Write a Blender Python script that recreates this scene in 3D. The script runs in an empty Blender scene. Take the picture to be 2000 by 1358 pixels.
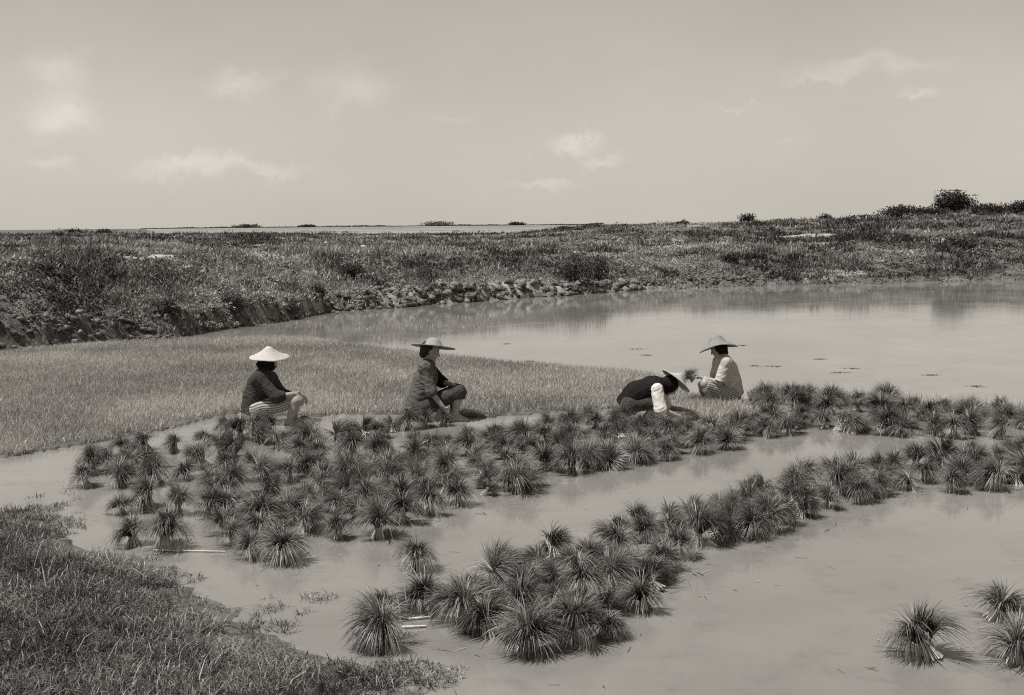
import bpy, math, random
import numpy as np
from mathutils import Vector, Matrix, Euler
random.seed(7); RNG = np.random.default_rng(7)
R = math.radians
C = bpy.context.scene.collection
scene = bpy.context.scene

# ------------------------------------------------------------------ camera
F = 2300.0; H = 2.25; PITCH = math.atan(239 / F)
CA, SA = math.cos(PITCH), math.sin(PITCH)
cd = bpy.data.cameras.new('camera'); cam = bpy.data.objects.new('camera', cd); C.objects.link(cam)
ROLL = -.0095       # the print's horizon sinks a little to the left
cam.location = (0, 0, H); cam.rotation_euler = (Matrix.Rotation(R(90) - PITCH, 3, 'X') @ Matrix.Rotation(ROLL, 3, 'Z')).to_euler()
cd.sensor_width = 36; cd.lens = 36 * F / 2000; cd.clip_start = 0.05; cd.clip_end = 12000
scene.camera = cam

def ray(px, py):
    x = (px - 1000) / F; y = -(py - 679) / F
    x, y = x * math.cos(ROLL) - y * math.sin(ROLL), x * math.sin(ROLL) + y * math.cos(ROLL)
    return np.array([x, CA + y * SA, -SA + y * CA])
def G(px, py, z=0.0):                      # photo measurement -> point on the ground
    d = ray(px, py); t = (H - z) / -d[2]
    return np.array([d[0] * t, d[1] * t, z])
def AT(px, py, Y):                         # photo measurement at a known distance
    d = ray(px, py); t = Y / d[1]
    return np.array([d[0] * t, Y, H + d[2] * t])
def poly(pts): return np.array([G(*p)[:2] for p in pts])
def uof(x, y): return 1000 + F * x / np.maximum(y, .01) / CA

# ------------------------------------------------------------------ noise
def vnoise(x, y, seed=0):
    xi = np.floor(x).astype(np.int64); yi = np.floor(y).astype(np.int64)
    fx = x - xi; fy = y - yi; fx = fx * fx * (3 - 2 * fx); fy = fy * fy * (3 - 2 * fy)
    def h(a, b):
        n = (a * 374761393 + b * 668265263 + seed * 1442695041) & 0x7fffffff
        n = ((n ^ (n >> 13)) * 1274126177) & 0x7fffffff
        return ((n ^ (n >> 16)) & 0xffff) / 65535.0
    return (h(xi, yi) * (1 - fx) + h(xi + 1, yi) * fx) * (1 - fy) + (h(xi, yi + 1) * (1 - fx) + h(xi + 1, yi + 1) * fx) * fy
def fbm(x, y, o=4, seed=0):
    s = 0; a = .5; t = 0
    for i in range(o):
        s = s + a * vnoise(x * 2 ** i + 17.3 * i, y * 2 ** i - 9.1 * i, seed + i); t += a; a *= .5
    return s / t
def sstep(a, b, x):
    t = np.clip((x - a) / (b - a), 0, 1); return t * t * (3 - 2 * t)

def inpoly(P, x, y):
    ins = np.zeros(np.shape(x), bool); n = len(P); j = n - 1
    for i in range(n):
        xi, yi = P[i]; xj, yj = P[j]
        c = ((yi > y) != (yj > y)) & (x < (xj - xi) * (y - yi) / (yj - yi + 1e-12) + xi)
        ins ^= c; j = i
    return ins
def dpoly(P, x, y):
    d = np.full(np.shape(x), 1e9); n = len(P)
    for i in range(n):
        a = P[i]; b = P[(i + 1) % n]; ab = b - a
        t = np.clip(((x - a[0]) * ab[0] + (y - a[1]) * ab[1]) / (ab @ ab), 0, 1)
        d = np.minimum(d, np.hypot(x - a[0] - t * ab[0], y - a[1] - t * ab[1]))
    return d

# ------------------------------------------------------------------ tags and mesh helpers
def tag(o, label=None, cat=None, group=None, kind=None):
    if label: o['label'] = label
    if cat: o['category'] = cat
    if group: o['group'] = group
    if kind: o['kind'] = kind
    return o
def mesh_np(name, V, faces, mat, attrs=None, smooth=False):
    """faces: list of int arrays (n,k)."""
    me = bpy.data.meshes.new(name)
    V = np.asarray(V, np.float32); me.vertices.add(len(V)); me.vertices.foreach_set('co', V.ravel())
    faces = [np.asarray(f, np.int32) for f in faces if len(f)]
    loops = np.concatenate([f.ravel() for f in faces])
    tot = np.concatenate([np.full(len(f), f.shape[1], np.int32) for f in faces])
    start = np.concatenate([[0], np.cumsum(tot)[:-1]]).astype(np.int32)
    me.loops.add(len(loops)); me.loops.foreach_set('vertex_index', loops)
    me.polygons.add(len(tot)); me.polygons.foreach_set('loop_start', start); me.polygons.foreach_set('loop_total', tot)
    if smooth: me.polygons.foreach_set('use_smooth', np.ones(len(tot), bool))
    for k, a in (attrs or {}).items():
        at = me.attributes.new(k, 'FLOAT', 'POINT'); at.data.foreach_set('value', np.asarray(a, np.float32))
    me.update(calc_edges=True); me.validate()
    me.materials.append(mat)
    return me
def obj(name, me, parent=None, loc=None):
    o = bpy.data.objects.new(name, me); C.objects.link(o)
    if parent: o.parent = parent
    if loc is not None: o.location = loc
    return o
def empty(name, loc=(0, 0, 0), rot=(0, 0, 0)):
    o = bpy.data.objects.new(name, None); C.objects.link(o); o.location = loc; o.rotation_euler = rot
    o.empty_display_size = .1
    return o

# ------------------------------------------------------------------ materials (a monochrome print: warm greys)
TINT = (1.0, 0.953, 0.885)
def col(v): return (v * TINT[0], v * TINT[1], v * TINT[2], 1)
def mat_new(name):
    m = bpy.data.materials.new(name); m.use_nodes = True
    nt = m.node_tree; b = nt.nodes['Principled BSDF']
    return m, nt, b
def N(nt, t, **kw):
    n = nt.nodes.new(t)
    for k, v in kw.items(): setattr(n, k, v)
    return n
def mixc(nt, fac, a, b):
    n = N(nt, 'ShaderNodeMix', data_type='RGBA'); L = nt.links
    if hasattr(fac, 'links'): L.new(fac, n.inputs[0])
    else: n.inputs[0].default_value = fac
    for i, c in ((6, a), (7, b)):
        if hasattr(c, 'links'): L.new(c, n.inputs[i])
        else: n.inputs[i].default_value = c
    return n.outputs[2]
def ramp(nt, fac, p0, p1, v0=0., v1=1.):
    n = N(nt, 'ShaderNodeMapRange'); nt.links.new(fac, n.inputs[0])
    for i, v in zip((1, 2, 3, 4), (p0, p1, v0, v1)): n.inputs[i].default_value = v
    return n.outputs[0]
def noise(nt, scale, detail=4, rough=.55, vec=None, dim='3D'):
    n = N(nt, 'ShaderNodeTexNoise'); n.inputs['Scale'].default_value = scale
    n.inputs['Detail'].default_value = detail; n.inputs['Roughness'].default_value = rough
    if vec is None:
        tc = N(nt, 'ShaderNodeTexCoord'); vec = tc.outputs['Object']
    nt.links.new(vec, n.inputs['Vector'])
    return n.outputs['Fac']
def bump(nt, b, h, strength=.3, dist=.01):
    n = N(nt, 'ShaderNodeBump'); n.inputs['Strength'].default_value = strength; n.inputs['Distance'].default_value = dist
    nt.links.new(h, n.inputs['Height']); nt.links.new(n.outputs[0], b.inputs['Normal'])
def simple(name, v0, v1, scale=20, rough=.85, bs=.3, bd=.01, spec=.3):
    m, nt, b = mat_new(name)
    f = noise(nt, scale); nt.links.new(mixc(nt, ramp(nt, f, .35, .65), col(v0), col(v1)), b.inputs['Base Color'])
    b.inputs['Roughness'].default_value = rough; b.inputs['Specular IOR Level'].default_value = spec
    bump(nt, b, noise(nt, scale * 3), bs, bd)
    return m
def leafmat(name, lo, hi, rough=.5, spec=.35, trans=.25):
    """tone attribute: which plant / which leaf it is, dry ones being paler."""
    m, nt, b = mat_new(name)
    a = N(nt, 'ShaderNodeAttribute', attribute_name='tone')
    c = mixc(nt, a.outputs['Fac'], col(lo), col(hi))
    nt.links.new(c, b.inputs['Base Color'])
    b.inputs['Roughness'].default_value = rough; b.inputs['Specular IOR Level'].default_value = spec
    tr = N(nt, 'ShaderNodeBsdfTranslucent'); nt.links.new(c, tr.inputs['Color'])
    mx = N(nt, 'ShaderNodeMixShader'); mx.inputs[0].default_value = trans
    out = nt.nodes['Material Output']
    nt.links.new(b.outputs[0], mx.inputs[1]); nt.links.new(tr.outputs[0], mx.inputs[2]); nt.links.new(mx.outputs[0], out.inputs['Surface'])
    return m

M = {}
M['bundle_leaf'] = leafmat('bundle_leaf', .012, .40, .42, .4, .15)
M['bundle_stem'] = simple('bundle_stem', .42, .68, 60, .7, .4, .004)
M['bundle_stem_dull'] = simple('bundle_stem_dull', .16, .34, 60, .7, .4, .004)
M['seedling'] = leafmat('seedling_leaf', .21, .68, .5, .35, .3)
M['bank_leaf'] = leafmat('bank_leaf', .025, .46, .6, .3, .2)
M['fore_leaf'] = leafmat('fore_grass_leaf', .03, .48, .5, .4, .2)
M['bush_leaf'] = leafmat('bush_leaf', .02, .11, .6, .3, .2)
M['bark'] = simple('bark', .05, .09, 30)
M['skin'] = simple('skin', .26, .36, 25, .55, .15, .003, .4)
M['hair'] = simple('hair', .01, .02, 90, .5, .3, .003)
M['cloth_black'] = simple('black_cotton', .008, .016, 30, .9, .3, .004, .15)
M['cloth_dark'] = simple('dark_cotton', .035, .06, 22, .9, .4, .006, .15)
M['cloth_grey'] = simple('grey_cotton', .065, .13, 26, .9, .4, .006, .15)
M['cloth_mid'] = simple('mid_cotton', .04, .07, 26, .9, .4, .006, .15)
M['cloth_white'] = simple('white_cotton', .62, .74, 18, .9, .4, .008, .2)
M['cloth_pale'] = simple('pale_cotton', .40, .52, 18, .9, .4, .008, .2)
M['straw_pale'] = simple('pale_straw', .55, .72, 60, .7, .5, .004)
M['straw'] = simple('weathered_straw', .30, .42, 60, .7, .5, .004)
M['wood'] = simple('pale_wood', .5, .65, 30, .7)
M['speck'] = simple('pale_speck', .35, .5, 8, .9)
M['clod'] = simple('dry_mud_clod', .05, .27, 4, .95, 1.0, .06)
def striped():
    m, nt, b = mat_new('striped_cotton')
    a = N(nt, 'ShaderNodeAttribute', attribute_name='stripe')
    s = N(nt, 'ShaderNodeMath', operation='SINE')
    k = N(nt, 'ShaderNodeMath', operation='MULTIPLY'); k.inputs[1].default_value = 2 * math.pi / .027
    nt.links.new(a.outputs['Fac'], k.inputs[0]); nt.links.new(k.outputs[0], s.inputs[0])
    nt.links.new(mixc(nt, ramp(nt, s.outputs[0], -.9, .5), col(.10), col(.46)), b.inputs['Base Color'])
    b.inputs['Roughness'].default_value = .9
    bump(nt, b, noise(nt, 40), .4, .005)
    return m
M['striped'] = striped()
def ground_mat():
    m, nt, b = mat_new('ground_soil')
    a = N(nt, 'ShaderNodeAttribute', attribute_name='sand')
    f1 = noise(nt, 1.3, 6, .7); f2 = noise(nt, 9, 5, .7)
    soil = mixc(nt, ramp(nt, f1, .35, .65), col(.04), col(.13))
    soil = mixc(nt, ramp(nt, f2, .5, .75), soil, col(.26))
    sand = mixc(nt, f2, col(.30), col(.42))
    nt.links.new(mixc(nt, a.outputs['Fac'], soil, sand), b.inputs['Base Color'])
    b.inputs['Roughness'].default_value = .95
    bump(nt, b, f2, .8, .05)
    return m
M['ground'] = ground_mat()
def water_mat():
    m, nt, b = mat_new('muddy_water')
    f = noise(nt, .35, 5, .6); f2 = noise(nt, 2.2, 6, .7)
    c = mixc(nt, ramp(nt, f, .35, .65), col(.18), col(.24))
    c = mixc(nt, ramp(nt, f2, .52, .72, 0, .6), c, col(.13))
    nt.links.new(c, b.inputs['Base Color'])
    nt.links.new(ramp(nt, noise(nt, .8, 4, .6), .4, .7, .015, .10), b.inputs['Roughness']); b.inputs['IOR'].default_value = 1.48
    tc = N(nt, 'ShaderNodeTexCoord'); mp = N(nt, 'ShaderNodeMapping'); mp.inputs['Scale'].default_value = (1, 2.2, 1)
    nt.links.new(tc.outputs['Object'], mp.inputs['Vector'])
    h = noise(nt, 7, 5, .6, mp.outputs[0])
    bump(nt, b, h, .05, .01)
    return m
M['water'] = water_mat()

# ------------------------------------------------------------------ ground
SH = [(-2500, 760), (-600, 725), (80, 685), (200, 674), (330, 663), (450, 643), (560, 626), (640, 610), (720, 606), (800, 600), (900, 590), (1000, 583),
      (1100, 578), (1200, 570), (1300, 565), (1400, 562), (1600, 557), (1800, 552), (1920, 549), (2600, 541), (4500, 530)]
SHU = np.array([p[0] for p in SH], float); SHY = np.array([G(*p)[1] for p in SH])
def shore(x, y):
    u = uof(x, y)
    return np.interp(u, SHU, SHY) + (fbm(x * .9, y * .25, 3, 3) - .5) * 1.3 * np.clip(np.interp(u, SHU, SHY) / 30, .5, 1.4)
FB = [(-900, 960), (-100, 1010), (60, 1026), (130, 1060), (230, 1120), (330, 1164), (420, 1212), (520, 1250), (640, 1292), (740, 1335), (820, 1400), (900, 1490), (1000, 1700)]
FBU = np.array([p[0] for p in FB], float); FBY = np.array([G(*p)[1] for p in FB])
def fore_t(x, y):
    u = uof(x, y)
    return np.where(u < 1100, np.interp(u, FBU, FBY) - y + (fbm(x * 1.6, y * 1.6, 4, 8) - .5) * 1.3, -1)
BED = poly([(-700, 760), (-300, 716), (80, 684), (200, 674), (330, 667), (450, 662), (560, 660), (640, 668), (700, 677), (770, 687), (880, 699), (1000, 711), (1100, 719),
            (1200, 726), (1260, 732), (1330, 748), (1350, 775), (1440, 778), (1475, 792), (1470, 818), (1400, 826), (1330, 822), (1280, 800), (1225, 800), (1100, 806), (1000, 815), (900, 818), (800, 812),
            (700, 811), (600, 817), (540, 815), (470, 808), (420, 816), (330, 840), (200, 864), (80, 884), (-300, 950), (-700, 1000)])
STRIP = poly([(1455, 770), (1480, 757), (1600, 768), (1700, 777), (1800, 787), (1920, 797), (2150, 815), (2150, 824), (1900, 812), (1700, 800), (1560, 796), (1470, 790)])
SKU = np.array([-2500, 80, 250, 330, 980, 1080, 1150, 1300, 1500, 1600, 1700, 1800, 1920, 2300, 4500])
SKZ = np.array([2.3, 1.92, 1.9, 1.82, 1.62, 1.82, 2.04, 2.17, 2.2, 2.27, 2.46, 2.66, 2.82, 3.1, 4.0])
BTU = np.array([-2500, 80, 400, 700, 1000, 1300, 1600, 1920, 4500])
BTZ = np.array([1.7, 1.62, 1.5, 1.25, 1.2, 1.15, 1.15, 1.25, 1.3])
def height(x, y):
    u = uof(x, y); t = y - shore(x, y)
    top = np.interp(u, BTU, BTZ); sk = np.interp(u, SKU, SKZ)
    clf = (.16 + .5 * fbm(x * .8, y * .8, 3, 5)) * np.interp(u, [80, 500, 1200, 1500, 2000], [1.3, 1.2, .7, .45, .4])
    run = np.interp(u, [0, 600, 1200, 2000], [3.6, 5.2, 7, 9])
    z = clf * sstep(-.05, .45, t) + (top - clf) * sstep(.2, 1, (t - .2) / run * 1.0 + .2)
    f = np.clip((y - (shore(x, y) + run)) / np.maximum(80 - shore(x, y) - run, 5), 0, 1)
    z = z + (sk - top) * f * f * (3 - 2 * f) * (t > 0)
    # terraces on the right
    z = z + .18 * np.sin(np.clip(t, 0, 40) * .75) * sstep(1100, 1400, u) * sstep(3, 7, t) * (1 - f)
    z = z + (fbm(x * .5, y * .5, 4, 11) - .5) * np.where(y < 60, .42, .42 * np.clip((84 - y) / 24, .25, 1)) * sstep(.2, 2, t) * (y < 84)
    z = z + (fbm(x * 2.5, y * 2.5, 4, 12) - .5) * .34 * sstep(0, .25, t) * (1 - sstep(4, 8, t)) + (fbm(x * 7, y * 7, 3, 13) - .5) * .16 * sstep(0, .1, t) * (1 - sstep(1, 3, t))
    # far plain lies at one level beyond the last ridge
    bf = sstep(86, 112, y); z = z * (1 - bf) + bf * (1.58 + .0 * x)
    z = np.where(t > -.05, z, -.25 + .25 * sstep(-.6, -.05, t) * 1.0)
    # near dyke
    ft = fore_t(x, y)
    zf = .02 * sstep(-.1, .1, ft) + .13 * sstep(0, 2.6, ft) + (fbm(x * 3, y * 3, 3, 21) - .5) * .1 * sstep(.1, .8, ft)
    z = np.where(ft > -.3, np.maximum(z, -.25 + .25 * sstep(-.3, -.05, ft) + zf), z)
    # seed bed
    near = y < 30
    z = np.where(near & (inpoly(BED, x, y)), np.maximum(z, .012 + .015 * fbm(x * 3, y * 3, 2, 4)), z)
    z = np.where(near & (inpoly(STRIP, x, y)), np.maximum(z, .02), z)
    return z
def sandmask(x, y):
    u = uof(x, y); t = y - shore(x, y); s = 0 * x
    s = np.maximum(s, (t > 3.7) * (t < 6.0) * (u < 330 + 40 * vnoise(x, y)) * 1.0)
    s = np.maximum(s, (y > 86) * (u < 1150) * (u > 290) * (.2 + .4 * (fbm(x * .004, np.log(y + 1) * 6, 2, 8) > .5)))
    s = np.maximum(s, .55 * (t > .4) * (t < 2.2) * (u > 1540) * (u < 1700) * (fbm(x * 1.1, y * 1.1, 3, 33) > .5))
    s = np.maximum(s, .8 * (t > 0) * (t < 1.0) * (u > 560) * (u < 1330) * (fbm(x * 1.5, y * 1.5, 3, 31) > .53))
    s = np.maximum(s, 1.0 * (t > 18) * (t < 20.5) * (u > 1470) * (u < 1640))
    s = np.maximum(s, 1.0 * (np.abs((u - 1580) - (12 - t) * 14) < 14) * (t > 9.5) * (t < 13))
    s = np.maximum(s, .6 * (fbm(x * .35, y * .16, 3, 77) > .66) * (t > 5) * (y < 84))
    return s
vs = np.concatenate([np.arange(1500, 950, -25), np.arange(950, 300, -4), np.arange(300, 62, -1), np.arange(62, 20, -.75), np.arange(20, 6, -1), [5, 4, 3, 2, 1.2, .6]])
ys = H * F / vs; us = np.concatenate([np.arange(-4000, -200, 60), np.arange(-200, 2200, 5), np.arange(2200, 6001, 60)])
UU, YY = np.meshgrid((us - 1000) / F * CA, ys); XX = UU * YY
ZZ = height(XX, YY)
nr, nc = XX.shape; idx = np.arange(nr * nc).reshape(nr, nc)
quads = np.stack([idx[:-1, :-1], idx[:-1, 1:], idx[1:, 1:], idx[1:, :-1]], -1).reshape(-1, 4)
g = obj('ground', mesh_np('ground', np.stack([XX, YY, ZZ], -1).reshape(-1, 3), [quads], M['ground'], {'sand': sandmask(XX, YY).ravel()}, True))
tag(g, 'earth bank, plain and dyke around the flooded field', kind='structure')
wv = np.array([[-90, -20, 0], [90, -20, 0], [90, 83, 0], [-90, 83, 0]], float)
w = obj('water', mesh_np('water', wv, [np.array([[0, 1, 2, 3]])], M['water'])); tag(w, 'still muddy water of the flooded field', kind='structure')

# ------------------------------------------------------------------ blades
def blades(B, D, L, W, droop, segs=2, tone=None, face=None):
    """B base (n,3), D unit start direction (n,3), L length, W width, droop: how far the tip falls."""
    n = len(B); side = np.cross(D, np.array([0, 0, 1.0])) ; ln = np.linalg.norm(side, axis=1, keepdims=True)
    a = RNG.uniform(0, 2 * math.pi, n)
    rs = np.stack([np.cos(a), np.sin(a), 0 * a], 1)
    side = np.where(ln > .25, side / np.maximum(ln, 1e-6), rs)
    if face is not None: side = np.where(RNG.random(n)[:, None] < face, rs, side)
    V = []; hz = D * np.array([1, 1, 0]); hn = np.linalg.norm(hz, axis=1, keepdims=True); hz = np.where(hn > .05, hz / np.maximum(hn, 1e-6), rs)
    P = B.copy(); d = D.copy(); st = (L / segs)[:, None]; pts = [P]
    for s in range(segs):
        P = P + d * st; pts.append(P)
        d = d + (hz * .45 + np.array([0, 0, -1.0])) * (droop[:, None] * (1.0 + .6 * s)); d = d / np.linalg.norm(d, axis=1, keepdims=True)
    for s in range(segs):
        wd = (W * (1, .95, .75, .5)[int(s / segs * 3.99) if s else 0])[:, None] * .5
        V += [pts[s] - side * wd, pts[s] + side * wd]
    V.append(pts[segs])
    k = 2 * segs + 1; V = np.stack(V, 1).reshape(-1, 3); o = np.arange(n)[:, None] * k
    q = [o + np.array([[2 * s, 2 * s + 1, 2 * s + 3, 2 * s + 2]]) for s in range(segs - 1)]
    tri = o + np.array([[2 * segs - 2, 2 * segs - 1, 2 * segs]])
    T = np.repeat(tone if tone is not None else RNG.random(n), k)
    return V, (np.concatenate(q) if q else np.zeros((0, 4), int)), tri, T
def rdir(n, lean_lo, lean_hi, az=None):
    a = RNG.uniform(0, 2 * math.pi, n) if az is None else az
    th = RNG.uniform(lean_lo, lean_hi, n)
    return np.stack([np.sin(th) * np.cos(a), np.sin(th) * np.sin(a), np.cos(th)], 1)

def scatter_poly(P, dens, cull=None):
    lo = P.min(0); hi = P.max(0); lo = np.maximum(lo, [-16, 5]); hi = np.minimum(hi, [16, 40])
    n = int((hi - lo).prod() * dens); x = RNG.uniform(lo[0], hi[0], n); y = RNG.uniform(lo[1], hi[1], n)
    k = inpoly(P, x, y) & (uof(x, y) > -90) & (uof(x, y) < 2090)
    return x[k], y[k]

# seed bed: dense upright rice seedlings
def seed_mesh(name, P, dens, lo, hi, label):
    x, y = scatter_poly(P, dens)
    keep = RNG.random(len(x)) < np.clip(1.25 - (y - 13) * .045, .55, 1)
    keep &= (fbm(x * 2.2, y * 2.2, 3, 61) > .30) | (RNG.random(len(x)) < .5)
    wob = dpoly(P, x, y); keep &= wob > .38 * np.clip(fbm(x * 2.5, y * 2.5, 3, 9) - .3, 0, 1) + .06 * RNG.random(len(x))
    x = x[keep]; y = y[keep]; n = len(x)
    B = np.stack([x, y, np.full(n, .0)], 1)
    patch = fbm(x * .7, y * .7, 3, 41)
    L = RNG.uniform(lo, hi, n) * (.85 + .3 * patch)
    tone = np.clip(.42 + .9 * (patch - .4) + RNG.normal(0, .30, n), 0, 1)
    V, q, t, T = blades(B, rdir(n, 0, .75), L, RNG.uniform(.005, .0085, n), RNG.uniform(.0, .6, n), 2, tone, 1.0)
    return tag(obj(name, mesh_np(name, V, [q, t], M['seedling'], {'tone': T})), label, 'seedlings', kind='stuff')
seed_mesh('rice_seedlings', BED, 4300, .08, .135, 'dense pale bed of young rice seedlings standing behind the workers')
seed_mesh('rice_seedlings', STRIP, 1500, .08, .2, 'thin strip of unpulled rice seedlings along the pond edge at right')
SPARSE = poly([(380, 655), (560, 632), (640, 618), (820, 606), (1000, 600), (1010, 625), (900, 650), (800, 668), (700, 668), (640, 652), (560, 641)])
x, y = scatter_poly(SPARSE, 70); k = fbm(x * .8, y * .8, 3, 51) > .52; x = x[k]; y = y[k]; n = len(x)
V, q, t, T = blades(np.stack([x, y, 0 * x], 1), rdir(n, 0, .5), RNG.uniform(.02, .06, n), RNG.uniform(.008, .014, n), RNG.uniform(0, .4, n), 2, None, 1.0)
tag(obj('shallow_weeds', mesh_np('shallow_weeds', V, [q, t], M['seedling'], {'tone': T})), 'sparse weeds poking out of the shallow water below the bank', 'weeds', kind='stuff')

# bank vegetation: tufts and leafy herbs over the far bank and the plain
def bank_veg():
    n = 60000
    u = RNG.uniform(-80, 2080, n)
    v = RNG.uniform(0, 1, n); vmax = 250; vmin = 62
    yy = H * F / (vmin + (vmax - vmin) * v)
    x = (u - 1000) / F * CA * yy; t = yy - shore(x, yy)
    # extra on the near slope
    s = sandmask(x, yy); cov = fbm(x * .55, yy * .4, 3, 91)
    keep = (t > .05) & (RNG.random(n) > s * .93) & (cov + .35 * RNG.random(n) > .36)
    keep &= (t > .45) | (RNG.random(n) < .7)
    x = x[keep]; y = yy[keep]; t = t[keep]; u = u[keep]; cov = cov[keep]; n = len(x)
    z = height(x, y)
    big = fbm(x * .3, y * .22, 3, 93)
    right = sstep(1200, 1700, u)
    band = (np.sin(t * .62 + .8 * fbm(x * .2, y * .2, 2, 14)) > .2) * right
    low = sstep(2.5, .3, t)
    fine = fbm(x * 1.3, y * .8, 3, 95); herb = fbm(x * .9, y * .6, 2, 96) > .52
    terr = fbm(x * .05, y * .55, 3, 97)
    species = np.clip(.37 + 1.0 * (.5 - big) + 1.2 * (fine - .5) + 2.4 * (terr - .5) * sstep(3, 6, t) + .34 * low * (1 - right) * sstep(350, 700, u) - .10 * sstep(700, 300, u) - .28 * band - .17 * right + RNG.normal(0, .12, n), 0, 1)
    hgt = (.07 + .24 * big) * (1 + .5 * right) * RNG.uniform(.5, 1.5, n) * (1 - .4 * low) * np.interp(y, [40, 80], [1, .75])
    per = 15
    B = np.repeat(np.stack([x, y, z - .02], 1), per, 0); m = len(B)
    B[:, :2] += RNG.normal(0, 1, (m, 2)) * np.repeat(.07 + .0016 * y, per)[:, None]
    B[:, 2] += RNG.random(m) * np.repeat(hgt, per) * .45
    HB = np.repeat(herb, per); L = np.repeat(hgt, per) * RNG.uniform(.5, 1.2, m) * np.where(HB, .55, 1)
    tone = np.clip(np.repeat(species, per) + RNG.normal(0, .11, m), 0, 1)
    W = np.repeat(.004 + .00055 * y, per) * RNG.uniform(.5, 1.5, m) * np.where(HB, 1.7, 1)
    V, q, tr, T = blades(B, np.where(HB[:, None], rdir(m, .3, 1.6), rdir(m, .05, 1.1)), L, W, RNG.uniform(.1, .7, m), 2, tone, .7)
    # leafy herb mounds among the grass
    k = 2300; u2 = RNG.uniform(-60, 2060, k); y2 = H * F / RNG.uniform(64, 250, k); x2 = (u2 - 1000) / F * CA * y2; t2 = y2 - shore(x2, y2)
    kk = (t2 > .1) & (RNG.random(k) > sandmask(x2, y2)) & (fbm(x2 * .35, y2 * .25, 3, 99) > .44); x2 = x2[kk]; y2 = y2[kk]; t2 = t2[kk]; u2 = u2[kk]; k = len(x2)
    z2 = height(x2, y2); rad = RNG.uniform(.10, .30, k) * (1 + .012 * (y2 - 25)) ; pp = 70; rr_ = np.repeat(rad, pp); mm = k * pp
    dd = RNG.normal(size=(mm, 3)); dd /= np.linalg.norm(dd, axis=1, keepdims=True); dd[:, 2] = np.abs(dd[:, 2]); dd *= (RNG.uniform(.3, 1, mm) ** .5 * rr_)[:, None]
    B2 = np.repeat(np.stack([x2, y2, z2 - .03], 1), pp, 0) + dd * [1.3, 1, .85]
    sp2 = np.clip(RNG.beta(1.2, 3.2, k) + .18 * (u2 < 1200) * (t2 < 4), 0, 1)
    V2, q2, t3, T2 = blades(B2, rdir(mm, .3, 1.6), rr_ * RNG.uniform(.15, .4, mm), rr_ * RNG.uniform(.08, .2, mm), RNG.uniform(.1, .6, mm), 2, np.clip(np.repeat(sp2, pp) + RNG.normal(0, .09, mm), 0, 1), .6)
    o = len(V); V = np.concatenate([V, V2]); q = np.concatenate([q, q2 + o]); tr = np.concatenate([tr, t3 + o]); T = np.concatenate([T, T2])
    tag(obj('bank_grass', mesh_np('bank_grass', V, [q, tr], M['bank_leaf'], {'tone': T})), 'rough grass and weeds covering the far bank and plain', 'grass', kind='stuff')
bank_veg()

# foreground grass on the near dyke
def fore_grass():
    x = RNG.uniform(-6.2, .2, 600000); y = RNG.uniform(3.2, 10.5, len(x)); u = uof(x, y)
    ft = fore_t(x, y); cl = fbm(x * 2.3, y * 2.3, 3, 71); cl2 = fbm(x * 5, y * 5, 2, 72)
    pr = sstep(-.15, .9, ft) * (.3 + .7 * sstep(.3, .55, cl2)) + .6 * sstep(-1.5, -.1, ft) * (cl > .52) * (cl2 > .46)
    k = (RNG.random(len(x)) < pr * .99) & (u > -120) & (u < 900)
    x = x[k]; y = y[k]; ft = ft[k]; cl = cl[k]; n = len(x); z = np.maximum(height(x, y), 0) - .01
    L = RNG.uniform(.04, .15, n) * (.5 + .5 * sstep(-.2, .8, ft)) * (.7 + .6 * cl)
    tone = np.clip(RNG.beta(.8, 2.6, n) + .5 * (.45 - sstep(0, 1.6, ft)) * .7 + .9 * (fbm(x * 1.4, y * 1.4, 3, 75) - .5), 0, 1)
    dead = RNG.random(n) < .0035; L = np.where(dead, L * 2.0, L); tone = np.where(dead, .85, tone)
    V, q, t, T = blades(np.stack([x, y, z], 1), rdir(n, .1, 1.15), L, RNG.uniform(.0025, .0065, n), RNG.uniform(.1, .8, n), 3, tone, .5)
    tag(obj('dyke_grass', mesh_np('dyke_grass', V, [q, t], M['fore_leaf'], {'tone': T})), 'tangled grass on the near dyke at lower left', 'grass', kind='stuff')
fore_grass()

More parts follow.
